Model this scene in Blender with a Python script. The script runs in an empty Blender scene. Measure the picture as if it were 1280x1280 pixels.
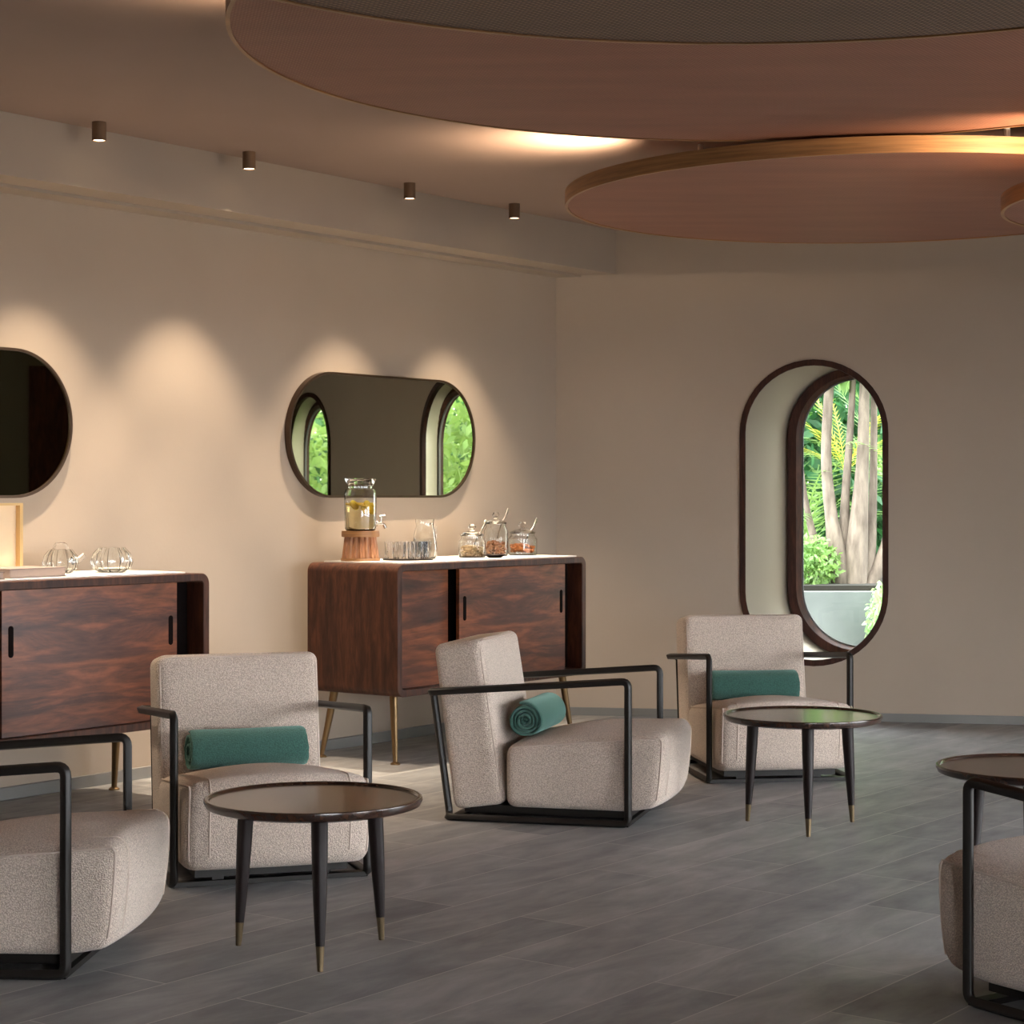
import bpy, bmesh, math, random
from mathutils import Vector, Matrix
PI = math.pi
random.seed(7)
scene = bpy.context.scene
COL = scene.collection

# ------------------------------------------------------------------ camera, world, sun, exposure
cam_d = bpy.data.cameras.new('camera'); cam = bpy.data.objects.new('camera', cam_d); COL.objects.link(cam)
cam.location = (0, 0, 1.3); cam.rotation_euler = (PI/2, 0, 0)
cam_d.sensor_width = 36; cam_d.lens = 36*2500/1280; cam_d.shift_y = -20/1280
cam_d.clip_start = 0.05; cam_d.clip_end = 200
scene.camera = cam

world = bpy.data.worlds.new('sky'); scene.world = world; world.use_nodes = True
bg = world.node_tree.nodes['Background']
bg.inputs[0].default_value = (0.95, 0.975, 1.0, 1); bg.inputs[1].default_value = 8.0

sun_d = bpy.data.lights.new('sun', 'SUN'); sun = bpy.data.objects.new('sun', sun_d); COL.objects.link(sun)
sun_d.energy = 1.6; sun_d.angle = 0.03; sun_d.color = (1, 0.95, 0.84)
sun.rotation_euler = Vector((0.45, 0.42, -0.79)).to_track_quat('-Z', 'Y').to_euler()
sun.location = (0, 14, 12)

vs = scene.view_settings
scene.display_settings.display_device = 'sRGB'
vs.view_transform = 'Standard'; vs.look = 'None'; vs.exposure = 1.1; vs.gamma = 1.0; vs.use_curve_mapping = False
scene.cycles.use_denoising = True
scene.cycles.max_bounces = 10; scene.cycles.transmission_bounces = 10; scene.cycles.transparent_max_bounces = 12
scene.cycles.sample_clamp_indirect = 6.0

SPOT_W, HOT_W = 62.0, 130.0
WARM = (1.0, 0.80, 0.58)

# ------------------------------------------------------------------ materials
def new_mat(name):
    m = bpy.data.materials.new(name); m.use_nodes = True
    nt = m.node_tree; b = nt.nodes['Principled BSDF']
    return m, nt, b
def simple(name, col, rough=0.5, metal=0.0, **kw):
    m, nt, b = new_mat(name)
    b.inputs['Base Color'].default_value = (*col, 1); b.inputs['Roughness'].default_value = rough
    b.inputs['Metallic'].default_value = metal
    for k, v in kw.items(): b.inputs[k.replace('_', ' ')].default_value = v
    return m
def coords(nt, scale=(1, 1, 1), rot=0.0):
    tc = nt.nodes.new('ShaderNodeTexCoord'); mp = nt.nodes.new('ShaderNodeMapping')
    mp.inputs['Scale'].default_value = scale; mp.inputs['Rotation'].default_value = (0, 0, rot)
    nt.links.new(tc.outputs['Object'], mp.inputs[0]); return mp.outputs[0]
def noise(nt, vec, scale, detail=4, rough=0.55, dist=0.0):
    n = nt.nodes.new('ShaderNodeTexNoise'); n.inputs['Scale'].default_value = scale
    n.inputs['Detail'].default_value = detail; n.inputs['Roughness'].default_value = rough
    n.inputs['Distortion'].default_value = dist
    nt.links.new(vec, n.inputs['Vector']); return n.outputs['Fac']
def ramp(nt, fac, stops):
    r = nt.nodes.new('ShaderNodeValToRGB'); e = r.color_ramp.elements
    while len(e) < len(stops): e.new(0.5)
    for i, (p, c) in enumerate(stops): e[i].position = p; e[i].color = (*c, 1)
    nt.links.new(fac, r.inputs[0]); return r.outputs[0]
def bump(nt, b, h, strength, dist):
    bp = nt.nodes.new('ShaderNodeBump'); bp.inputs['Strength'].default_value = strength
    bp.inputs['Distance'].default_value = dist
    nt.links.new(h, bp.inputs['Height']); nt.links.new(bp.outputs[0], b.inputs['Normal'])
def mixc(nt, fac, a, c, mode='MIX'):
    m = nt.nodes.new('ShaderNodeMix'); m.data_type = 'RGBA'; m.blend_type = mode
    if isinstance(fac, float): m.inputs[0].default_value = fac
    else: nt.links.new(fac, m.inputs[0])
    for i, v in ((6, a), (7, c)):
        if isinstance(v, tuple): m.inputs[i].default_value = (*v, 1)
        else: nt.links.new(v, m.inputs[i])
    return m.outputs[2]

def plaster(name, c1, c2, rough=0.85):
    m, nt, b = new_mat(name); v = coords(nt)
    nt.links.new(ramp(nt, noise(nt, v, 0.9, 5), [(0.3, c1), (0.7, c2)]), b.inputs['Base Color'])
    b.inputs['Roughness'].default_value = rough
    bump(nt, b, noise(nt, v, 60, 3), 0.08, 0.004); return m
M_WALL = plaster('wall_plaster', (0.41, 0.335, 0.265), (0.45, 0.37, 0.295))
M_CEIL = plaster('ceiling_plaster', (0.29, 0.208, 0.172), (0.32, 0.228, 0.190))
M_REVEAL = plaster('reveal_paint', (0.36, 0.32, 0.25), (0.39, 0.345, 0.275), 0.40)
M_REVEAL.node_tree.nodes['Principled BSDF'].inputs['Metallic'].default_value = 0.2
M_OLIVE = plaster('olive_paint', (0.10, 0.10, 0.07), (0.12, 0.115, 0.08))

def slate():
    m, nt, b = new_mat('slate_planks')
    v = coords(nt, rot=-math.radians(53.7))
    br = nt.nodes.new('ShaderNodeTexBrick')
    br.offset = 0.37; br.inputs['Scale'].default_value = 1.0
    br.inputs['Brick Width'].default_value = 1.25; br.inputs['Row Height'].default_value = 0.26
    br.inputs['Mortar Size'].default_value = 0.0022; br.inputs['Mortar Smooth'].default_value = 0.2
    br.inputs['Color1'].default_value = (0.0, 0.0, 0.0, 1); br.inputs['Color2'].default_value = (1, 1, 1, 1)
    br.inputs['Mortar'].default_value = (0.5, 0.5, 0.5, 1)
    nt.links.new(v, br.inputs['Vector'])
    st = nt.nodes.new('ShaderNodeMapping'); st.inputs['Scale'].default_value = (1.0, 2.6, 1)
    nt.links.new(v, st.inputs[0])
    n1 = noise(nt, st.outputs[0], 2.2, 8, 0.62, 0.8)
    base = ramp(nt, n1, [(0.25, (0.180, 0.188, 0.196)), (0.5, (0.275, 0.282, 0.288)), (0.75, (0.40, 0.403, 0.407))])
    tone = ramp(nt, br.outputs['Color'], [(0.0, (0.70, 0.71, 0.73)), (1.0, (1.16, 1.13, 1.12))])
    c = mixc(nt, 1.0, base, tone, 'MULTIPLY')
    c = mixc(nt, br.outputs['Fac'], c, (0.50, 0.485, 0.47))
    nt.links.new(c, b.inputs['Base Color'])
    rg = ramp(nt, noise(nt, st.outputs[0], 5, 5), [(0.3, (0.36,)*3), (0.7, (0.56,)*3)])
    nt.links.new(rg, b.inputs['Roughness'])
    bump(nt, b, n1, 0.18, 0.01); return m
M_FLOOR = slate()
M_BASE = plaster('grey_stone', (0.16, 0.158, 0.15), (0.24, 0.235, 0.225), 0.5)

def wood(name, cols, axis_scale, rough=0.35, big=1.0, coat=0.0, dist=1.6):
    m, nt, b = new_mat(name); v = coords(nt, axis_scale)
    n1 = noise(nt, v, 2.1*big, 6, 0.6, dist); n2 = noise(nt, v, 9*big, 4, 0.6, 0.5)
    c = ramp(nt, n1, [(0.28, cols[0]), (0.47, cols[1]), (0.58, cols[2]), (0.74, cols[0])])
    c2 = ramp(nt, n2, [(0.35, (0.62, 0.6, 0.6)), (0.65, (1.1, 1.08, 1.05))])
    nt.links.new(mixc(nt, 1.0, c, c2, 'MULTIPLY'), b.inputs['Base Color'])
    b.inputs['Roughness'].default_value = rough
    b.inputs['Coat Weight'].default_value = coat; b.inputs['Coat Roughness'].default_value = 0.12
    return m
ROSE = ((0.034, 0.013, 0.010), (0.096, 0.030, 0.018), (0.235, 0.072, 0.029))
M_DOOR = wood('rosewood_veneer', ROSE, (0.75, 3, 4.6), 0.34, 0.85, 0, 0.7)
_nt = M_DOOR.node_tree; _tc = [n for n in _nt.nodes if n.type == 'TEX_COORD'][0]; _mp = [n for n in _nt.nodes if n.type == 'MAPPING'][0]
_sx = _nt.nodes.new('ShaderNodeSeparateXYZ'); _cx = _nt.nodes.new('ShaderNodeCombineXYZ'); _sb = _nt.nodes.new('ShaderNodeMath'); _ab = _nt.nodes.new('ShaderNodeMath')
_sb.operation = 'SUBTRACT'; _sb.inputs[1].default_value = 0.167; _ab.operation = 'ABSOLUTE'
_nt.links.new(_tc.outputs['Object'], _sx.inputs[0]); _nt.links.new(_sx.outputs[0], _sb.inputs[0]); _nt.links.new(_sb.outputs[0], _ab.inputs[0])
_nt.links.new(_ab.outputs[0], _cx.inputs[0]); _nt.links.new(_sx.outputs[1], _cx.inputs[1]); _nt.links.new(_sx.outputs[2], _cx.inputs[2]); _nt.links.new(_cx.outputs[0], _mp.inputs[0])
M_CASE = wood('walnut_case', ((0.030, 0.011, 0.007), (0.060, 0.021, 0.012), (0.090, 0.032, 0.016)), (6, 6, 1.0), 0.5)
M_CASE.node_tree.nodes['Principled BSDF'].inputs['Specular IOR Level'].default_value = 0.3
M_INNER = simple('recess_shade', (0.006, 0.004, 0.004), 0.9, 0.0, Specular_IOR_Level=0.05)  # near-black, so door gaps and handle slots look like shaded hollows
M_TABLE = wood('table_walnut', ((0.018, 0.009, 0.007), (0.032, 0.015, 0.010), (0.055, 0.024, 0.014)), (2, 7, 7), 0.22, 1.0, 0.35)
M_LEG = simple('dark_stained_wood', (0.010, 0.005, 0.005), 0.42, 0.0, Specular_IOR_Level=0.3)
M_BRASS = simple('aged_brass', (0.42, 0.28, 0.13), 0.32, 1.0)
M_BRONZE = simple('dark_bronze', (0.10, 0.065, 0.045), 0.35, 0.8)
M_CAN = simple('brown_bronze', (0.20, 0.125, 0.075), 0.5, 0.4)
M_TIP = simple('bronze_tip', (0.20, 0.145, 0.085), 0.38, 0.9)
M_METAL = simple('blackened_steel', (0.012, 0.010, 0.009), 0.45, 0.0, Specular_IOR_Level=0.35)
M_LEGBRASS = simple('bronzed_leg', (0.20, 0.13, 0.065), 0.4, 0.9)
M_STEEL = simple('steel', (0.45, 0.43, 0.40), 0.25, 1.0)
M_MIRROR = simple('tinted_mirror', (0.46, 0.44, 0.34), 0.015, 1.0)
M_WINFRAME = wood('window_frame_wood', ((0.028, 0.010, 0.007), (0.045, 0.016, 0.010), (0.065, 0.023, 0.013)), (6, 6, 1), 0.55)
M_WINFRAME.node_tree.nodes['Principled BSDF'].inputs['Specular IOR Level'].default_value = 0.2
M_WHITE = simple('white_linen', (0.80, 0.78, 0.74), 0.7)
M_LENS = None

def boucle(name, c1, c2):
    m, nt, b = new_mat(name); v = coords(nt)
    vo = nt.nodes.new('ShaderNodeTexVoronoi'); vo.inputs['Scale'].default_value = 260
    vo.inputs['Randomness'].default_value = 1
    nd = nt.nodes.new('ShaderNodeTexNoise'); nd.inputs['Scale'].default_value = 70; nd.inputs['Detail'].default_value = 2
    nt.links.new(v, nd.inputs['Vector'])
    vv = nt.nodes.new('ShaderNodeMix'); vv.data_type = 'VECTOR'; vv.inputs[0].default_value = 0.012
    nt.links.new(v, vv.inputs[4]); nt.links.new(nd.outputs['Color'], vv.inputs[5])
    nt.links.new(vv.outputs[1], vo.inputs['Vector'])
    nt.links.new(ramp(nt, vo.outputs['Distance'], [(0.12, c2), (0.62, c1)]), b.inputs['Base Color'])
    b.inputs['Roughness'].default_value = 0.95; b.inputs['Sheen Weight'].default_value = 0.25
    inv = nt.nodes.new('ShaderNodeMath'); inv.operation = 'SUBTRACT'; inv.inputs[0].default_value = 1
    nt.links.new(vo.outputs['Distance'], inv.inputs[1])
    bump(nt, b, inv.outputs[0], 0.7, 0.004); return m
M_FABRIC = boucle('cream_boucle', (0.49, 0.40, 0.335), (0.84, 0.71, 0.61))
M_PIPE = simple('cream_piping', (0.56, 0.46, 0.39), 0.9)

def terry():
    m, nt, b = new_mat('green_terry'); v = coords(nt)
    n = noise(nt, v, 220, 3)
    nt.links.new(ramp(nt, n, [(0.3, (0.020, 0.065, 0.054)), (0.7, (0.050, 0.140, 0.115))]), b.inputs['Base Color'])
    b.inputs['Roughness'].default_value = 1; b.inputs['Sheen Weight'].default_value = 0.5
    b.inputs['Sheen Tint'].default_value = (0.5, 0.85, 0.75, 1)
    bump(nt, b, n, 0.6, 0.004); return m
M_TOWEL = terry()

def weave(name, c1, c2, sc):
    m, nt, b = new_mat(name); v = coords(nt, rot=0.6)
    w1 = nt.nodes.new('ShaderNodeTexWave'); w1.bands_direction = 'X'; w1.inputs['Scale'].default_value = sc; w1.inputs['Distortion'].default_value = 0.4
    w2 = nt.nodes.new('ShaderNodeTexWave'); w2.bands_direction = 'Y'; w2.inputs['Scale'].default_value = sc; w2.inputs['Distortion'].default_value = 0.4
    nt.links.new(v, w1.inputs[0]); nt.links.new(v, w2.inputs[0])
    mu = nt.nodes.new('ShaderNodeMath'); mu.operation = 'MULTIPLY'
    nt.links.new(w1.outputs['Fac'], mu.inputs[0]); nt.links.new(w2.outputs['Fac'], mu.inputs[1])
    c = ramp(nt, mu.outputs[0], [(0.1, c1), (0.7, c2)])
    st = coords(nt, (0.7, 3.5, 1), 0.9)
    t = ramp(nt, noise(nt, st, 2.0, 5), [(0.3, (0.86, 0.84, 0.84)), (0.7, (1.1, 1.08, 1.06))])
    nt.links.new(mixc(nt, 1.0, c, t, 'MULTIPLY'), b.inputs['Base Color'])
    b.inputs['Roughness'].default_value = 0.6
    bump(nt, b, mu.outputs[0], 0.4, 0.003); return m
M_WEAVE = weave('copper_weave', (0.24, 0.096, 0.058), (0.38, 0.168, 0.104), 26)
M_WEAVE_DIM = weave('dim_mesh_weave', (0.10, 0.058, 0.034), (0.26, 0.155, 0.098), 22)  # mesh darkened in its colour because this disc gets less light
M_BAND = wood('disc_band_wood', ((0.33, 0.165, 0.062), (0.36, 0.18, 0.068), (0.39, 0.20, 0.078)), (.3, .3, 8), 0.45)

def glass(name, col=(1, 1, 1), rough=0.0, ior=1.45):
    m, nt, b = new_mat(name)
    b.inputs['Base Color'].default_value = (*col, 1); b.inputs['Roughness'].default_value = rough
    b.inputs['Transmission Weight'].default_value = 1.0; b.inputs['IOR'].default_value = ior
    return m
M_GLASS = glass('clear_glass', (0.99, 1, 0.99))
M_TUMBLER = glass('fluted_glass', (1, 1, 1), 0.0, 1.3)
M_WATER = glass('water', (0.98, 1, 1), 0, 1.33)
M_LEMONW = glass('lemon_water', (1.0, 0.88, 0.52), 0.02, 1.33)
M_LEMON = simple('lemon', (0.85, 0.62, 0.05), 0.4, 0.0)
def pane_mat():
    m = bpy.data.materials.new('window_pane'); m.use_nodes = True; nt = m.node_tree
    nt.nodes.clear(); o = nt.nodes.new('ShaderNodeOutputMaterial')
    t = nt.nodes.new('ShaderNodeBsdfTransparent'); t.inputs[0].default_value = (0.93, 0.97, 0.95, 1)
    g = nt.nodes.new('ShaderNodeBsdfGlossy'); g.inputs['Roughness'].default_value = 0.01
    lw = nt.nodes.new('ShaderNodeLayerWeight'); pw = nt.nodes.new('ShaderNodeMath'); pw.operation = 'POWER'; pw.inputs[1].default_value = 5
    f = nt.nodes.new('ShaderNodeMath'); f.operation = 'MULTIPLY_ADD'; f.inputs[1].default_value = 0.7; f.inputs[2].default_value = 0.03
    nt.links.new(lw.outputs['Facing'], pw.inputs[0]); nt.links.new(pw.outputs[0], f.inputs[0])
    mx = nt.nodes.new('ShaderNodeMixShader')
    nt.links.new(f.outputs[0], mx.inputs[0]); nt.links.new(t.outputs[0], mx.inputs[1]); nt.links.new(g.outputs[0], mx.inputs[2])
    nt.links.new(mx.outputs[0], o.inputs[0]); return m
M_PANE = pane_mat()
def emit(name, col, s):
    m, nt, b = new_mat(name)
    b.inputs['Base Color'].default_value = (*col, 1)
    b.inputs['Emission Color'].default_value = (*col, 1); b.inputs['Emission Strength'].default_value = s; return m
M_LENS = emit('lit_lens', (1.0, 0.80, 0.52), 4.0)
def leafmat(name, c1, c2):
    m, nt, b = new_mat(name); v = coords(nt)
    nt.links.new(ramp(nt, noise(nt, v, 2.5, 3), [(0.35, c1), (0.65, c2)]), b.inputs['Base Color'])
    b.inputs['Roughness'].default_value = 0.5
    tr = nt.nodes.new('ShaderNodeBsdfTranslucent'); tr.inputs[0].default_value = (c2[0]*1.3, c2[1]*1.3, c2[2], 1)
    mx = nt.nodes.new('ShaderNodeMixShader'); mx.inputs[0].default_value = 0.35
    nt.links.new(b.outputs[0], mx.inputs[1]); nt.links.new(tr.outputs[0], mx.inputs[2])
    nt.links.new(mx.outputs[0], nt.nodes['Material Output'].inputs[0]); return m
M_LEAF = [leafmat('leaf_bright', (0.09, 0.20, 0.05), (0.25, 0.39, 0.13)),
          leafmat('leaf_deep', (0.015, 0.07, 0.03), (0.05, 0.17, 0.06)),
          leafmat('leaf_pale', (0.16, 0.34, 0.14), (0.42, 0.62, 0.30)),
          leafmat('leaf_yellow', (0.45, 0.45, 0.05), (0.65, 0.60, 0.10))]
def bark():
    m, nt, b = new_mat('pale_bark'); v = coords(nt, (6, 6, 1.5))
    n = noise(nt, v, 3, 6)
    nt.links.new(ramp(nt, n, [(0.3, (0.075, 0.055, 0.042)), (0.7, (0.21, 0.165, 0.13))]), b.inputs['Base Color'])
    b.inputs['Roughness'].default_value = 0.9; bump(nt, b, n, 0.6, 0.02); return m
M_BARK = bark()
M_CONC = plaster('concrete', (0.06, 0.07, 0.066), (0.18, 0.195, 0.188), 0.9)
M_SOIL = plaster('soil', (0.020, 0.016, 0.010), (0.06, 0.048, 0.03), 1.0)

# ------------------------------------------------------------------ mesh helpers
def obj(name, bm, mat, parent=None, smooth=True, angle=40):
    me = bpy.data.meshes.new(name)
    bmesh.ops.recalc_face_normals(bm, faces=bm.faces)
    bm.to_mesh(me); bm.free()
    if mat: me.materials.append(mat)
    if smooth:
        me.polygons.foreach_set('use_smooth', [True]*len(me.polygons))
        me.set_sharp_from_angle(angle=math.radians(angle))
    o = bpy.data.objects.new(name, me); COL.objects.link(o)
    if parent: o.parent = parent
    return o
def tag(o, label=None, cat=None, group=None, kind=None):
    if label: o['label'] = label
    if cat: o['category'] = cat
    if group: o['group'] = group
    if kind: o['kind'] = kind
    return o
def thing(name, label, cat, loc=(0, 0, 0), rotz=0, group=None):
    o = bpy.data.objects.new(name, None); COL.objects.link(o); o.empty_display_size = 0.1
    o.location = loc; o.rotation_euler = (0, 0, rotz)
    return tag(o, label, cat, group)
def struct(name, bm, mat, parent=None, smooth=False):
    o = obj(name, bm, mat, parent, smooth)
    if not parent: o['kind'] = 'structure'
    return o
def dup(root, loc, rotz, label, group=None):
    r = root.copy(); COL.objects.link(r); r.location = loc; r.rotation_euler = (0, 0, rotz)
    r['label'] = label
    if group: r['group'] = group
    for ch in list(root.children):
        c = ch.copy(); COL.objects.link(c); c.parent = r
        for g in list(ch.children):
            d = g.copy(); COL.objects.link(d); d.parent = c
    return r
def add_box(bm, x0, x1, y0, y1, z0, z1):
    v = [bm.verts.new(p) for p in ((x0,y0,z0),(x1,y0,z0),(x1,y1,z0),(x0,y1,z0),(x0,y0,z1),(x1,y0,z1),(x1,y1,z1),(x0,y1,z1))]
    for f in ((0,3,2,1),(4,5,6,7),(0,1,5,4),(1,2,6,5),(2,3,7,6),(3,0,4,7)): bm.faces.new([v[i] for i in f])
def bevel(bm, off, seg=2, minang=30):
    es = [e for e in bm.edges if len(e.link_faces) == 2 and e.calc_face_angle(0) > math.radians(minang)]
    bmesh.ops.bevel(bm, geom=es, offset=off, segments=seg, affect='EDGES', profile=0.5)
def box_bm(x0, x1, y0, y1, z0, z1, b=0.0):
    bm = bmesh.new(); add_box(bm, x0, x1, y0, y1, z0, z1)
    if b: bevel(bm, b)
    return bm
def add_prism(bm, poly, z0, z1):
    a = [bm.verts.new((p[0], p[1], z0)) for p in poly]; c = [bm.verts.new((p[0], p[1], z1)) for p in poly]
    bm.faces.new(a[::-1]); bm.faces.new(c)
    n = len(poly)
    for i in range(n): bm.faces.new((a[i], a[(i+1) % n], c[(i+1) % n], c[i]))
def add_lathe(bm, prof, seg=32, c=(0, 0), cap=True):
    rings = []
    for r, z in prof:
        if r < 1e-6: rings.append([bm.verts.new((c[0], c[1], z))])
        else: rings.append([bm.verts.new((c[0]+r*math.cos(2*PI*k/seg), c[1]+r*math.sin(2*PI*k/seg), z)) for k in range(seg)])
    for a, b in zip(rings, rings[1:]):
        for k in range(seg):
            k2 = (k+1) % seg
            if len(a) == 1 and len(b) == 1: continue
            if len(a) == 1: bm.faces.new((a[0], b[k], b[k2]))
            elif len(b) == 1: bm.faces.new((a[k], a[k2], b[0]))
            else: bm.faces.new((a[k], a[k2], b[k2], b[k]))
    if cap:
        for r in (rings[0], rings[-1]):
            if len(r) > 1: bm.faces.new(r)
def lathe(prof, seg=32, c=(0, 0), cap=True):
    bm = bmesh.new(); add_lathe(bm, prof, seg, c, cap); return bm
def fillet(pts, rad, n=5, closed=False):
    P = [Vector(p) for p in pts]; out = []; N = len(P)
    for i in range(N):
        if not closed and i in (0, N-1): out.append(P[i]); continue
        a, b, c = P[i-1], P[i], P[(i+1) % N]
        u = (a-b); w = (c-b); lu, lw = u.length, w.length
        t = min(rad, lu*0.45, lw*0.45)
        p0 = b+u/lu*t; p2 = b+w/lw*t
        for k in range(n+1):
            s = k/n; out.append(p0*(1-s)**2 + b*2*s*(1-s) + p2*s*s)
    return out
def add_tube(bm, path, r, seg=10, closed=False, up=Vector((0.123, 0.31, 0.94)), square=False, flat=1.0):
    P = [Vector(p) for p in path]; N = len(P)
    R = r if isinstance(r, (list, tuple)) else [r]*N
    rings = []; prev = None
    for i in range(N):
        if closed: t = P[(i+1) % N]-P[i-1]
        else: t = P[min(i+1, N-1)]-P[max(i-1, 0)]
        t.normalize()
        if prev is None:
            s = t.cross(up)
            if s.length < 1e-3: s = t.cross(Vector((1, 0, 0)))
        else: s = prev - t*prev.dot(t)
        s.normalize(); prev = s; w = t.cross(s)
        ring = []
        for k in range(seg):
            a = 2*PI*k/seg
            ca, sa = math.cos(a), math.sin(a)
            if square:
                e = 0.35
                ca = math.copysign(abs(ca)**e, ca); sa = math.copysign(abs(sa)**e, sa)
            ring.append(bm.verts.new(P[i]+s*(R[i]*ca)+w*(R[i]*sa*flat)))
        rings.append(ring)
    M = N if closed else N-1
    for i in range(M):
        a, b = rings[i], rings[(i+1) % N]
        for k in range(seg): bm.faces.new((a[k], a[(k+1) % seg], b[(k+1) % seg], b[k]))
    if not closed: bm.faces.new(rings[0][::-1]); bm.faces.new(rings[-1])
def tube(path, r, **kw):
    bm = bmesh.new(); add_tube(bm, path, r, **kw); return bm
def soft_box(hx, hy, hz, r, fn=None, k=8, rs=4):
    def axis(h):
        a = [-h + r*(1-math.cos(PI/2*i/rs)) for i in range(rs)]
        mid = [(-h+r)+(2*h-2*r)*i/k for i in range(k+1)]
        return a + mid + [-x for x in a[::-1]]
    A = [axis(hx), axis(hy), axis(hz)]; H = (hx, hy, hz)
    bm = bmesh.new(); cache = {}
    def vert(p):
        key = tuple(round(c, 6) for c in p)
        if key not in cache:
            q = Vector(p); inner = Vector([max(-H[i]+r, min(H[i]-r, p[i])) for i in range(3)])
            d = q-inner
            if d.length > 1e-9: q = inner+d.normalized()*r
            if fn: q = Vector(fn(q))
            cache[key] = bm.verts.new(q)
        return cache[key]
    for ax in range(3):
        u, v = [i for i in range(3) if i != ax]
        for s in (-1, 1):
            for i in range(len(A[u])-1):
                for j in range(len(A[v])-1):
                    f = []
                    for di, dj in ((0,0),(1,0),(1,1),(0,1)):
                        p = [0, 0, 0]; p[ax] = s*H[ax]; p[u] = A[u][i+di]; p[v] = A[v][j+dj]; f.append(vert(p))
                    if len(set(f)) == 4: bm.faces.new(f)
    return bm
def capsule(hw, hh, n=24):
    """2-D stadium, taller or wider by whichever half is larger, counter-clockwise"""
    pts = []
    if hh >= hw:
        c = hh-hw
        for k in range(n+1): a = PI*k/n; pts.append((hw*math.cos(a), c+hw*math.sin(a)))
        for k in range(n+1): a = PI+PI*k/n; pts.append((hw*math.cos(a), -c+hw*math.sin(a)))
    else:
        c = hw-hh
        for k in range(n+1): a = -PI/2+PI*k/n; pts.append((c+hh*math.cos(a), hh*math.sin(a)))
        for k in range(n+1): a = PI/2+PI*k/n; pts.append((-c+hh*math.cos(a), hh*math.sin(a)))
    return pts

# ------------------------------------------------------------------ room frame
CX, CY = 0.262, 11.90                        # corner of left and right wall
D1 = Vector((0.592, 0.806)); NR = Vector((0.806, -0.592))       # along left wall, into the room
RW = Vector((0.982, -0.191)); RO = Vector((0.191, 0.982))       # along right wall, outwards
ANG_L = math.atan2(D1.y, D1.x); ANG_R = math.atan2(RW.y, RW.x)
Cn = Vector((CX, CY)); HC = 2.87
EX = 4.85                                     # east wall
tE = (EX-CX)/RW.x; E0 = Cn+RW*tE
Lend = Cn-D1*15.5
def at_left(s, w): p = Cn-D1*s+NR*w; return p          # s back from the corner, w out from the wall
def at_right(t, d): return Cn+RW*t+RO*d

foot = [tuple(Cn), tuple(Lend), (Lend.x, -3.0), (EX, -3.0), tuple(E0)]
bm = bmesh.new(); add_prism(bm, foot, -0.12, 0.0); struct('floor', bm, M_FLOOR)
bm = bmesh.new(); big = [tuple(Cn+RO*1.2-D1*0.0+Vector((-0.6, 0.3))), tuple(Lend-NR*0.4), (Lend.x-0.4, -3.0), (EX+0.4, -3.0), tuple(E0+RO*0.45+Vector((0.4, 0)))]
add_prism(bm, [tuple(Cn-NR*0.3+RO*0.45), tuple(Lend-NR*0.3), (Lend.x-0.4, -3.0), (EX+0.35, -3.0), tuple(E0+RO*0.45+Vector((0.35, 0)))], HC, HC+0.25)
struct('ceiling', bm, M_CEIL)
bm = bmesh.new(); add_prism(bm, [tuple(Cn), tuple(Cn-NR*0.25+RO*0.3), tuple(Lend-NR*0.25), tuple(Lend)], -0.12, HC)
struct('wall_left', bm, M_WALL)
# beam along the left wall with a shadow slot underneath
bm = bmesh.new()
prof = [(0.0, 2.60), (0.135, 2.60), (0.135, 2.66), (0.15, 2.66), (0.15, 2.612), (0.327, 2.612), (0.327, HC), (0.0, HC)]
a = []; b = []
for w, z in prof:
    k = w*(RW.dot(NR)); t = w/RW.dot(NR)
    p = Cn+RW*t; q = Lend+NR*w
    a.append(bm.verts.new((p.x, p.y, z))); b.append(bm.verts.new((q.x, q.y, z)))
bm.faces.new(a); bm.faces.new(b[::-1])
for i in range(len(a)): bm.faces.new((a[i], a[(i+1) % len(a)], b[(i+1) % len(a)], b[i]))
struct('trim_1', bm, M_WALL)
# right wall with capsule windows
WZ = 1.2025; WHW, WHH = 0.405, 0.868
WIN_T = (1.516, 3.92)
SHIFT, DEEP = 0.272, 0.21
def rpt(t, d, z): p = at_right(t, d); return (p.x, p.y, z)
def wall_sheet(name, t0, t1, z0, z1, d, holes, mat):
    bm = bmesh.new(); es = []
    loops = [[rpt(t0, d, z0), rpt(t1, d, z0), rpt(t1, d, z1), rpt(t0, d, z1)]] + [[rpt(tc+x, d, WZ+z) for x, z in capsule(hw, hh)] for tc, hw, hh in holes]
    for L in loops:
        vs_ = [bm.verts.new(p) for p in L]
        for i in range(len(vs_)):
            if (vs_[i].co-vs_[(i+1) % len(vs_)].co).length > 1e-6: es.append(bm.edges.new((vs_[i], vs_[(i+1) % len(vs_)])))
    bmesh.ops.remove_doubles(bm, verts=bm.verts, dist=1e-5)
    bmesh.ops.triangle_fill(bm, use_beauty=True, use_dissolve=False, edges=list(bm.edges), normal=(-RO.x, -RO.y, 0))
    return struct(name, bm, mat)
wall_sheet('wall_right', 0.0, tE, -0.12, HC, 0.0, [(tc, WHW, WHH) for tc in WIN_T], M_WALL)
wall_sheet('wall_outer', -0.3, tE+0.4, -0.12, HC+0.25, 0.275, [(tc+SHIFT, 0.394, 0.84) for tc in WIN_T], M_CONC)
IHW, IHH = 0.392, 0.838
def ringR(tc, hw, hh, d): return [rpt(tc+x, d, WZ+z) for x, z in capsule(hw, hh)]
def bridge(bm, rings):
    vs_ = [[bm.verts.new(p) for p in r] for r in rings]
    n = len(vs_[0])
    for a, b in zip(vs_, vs_[1:]):
        for i in range(n): bm.faces.new((a[i], a[(i+1) % n], b[(i+1) % n], b[i]))
    return vs_
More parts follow.
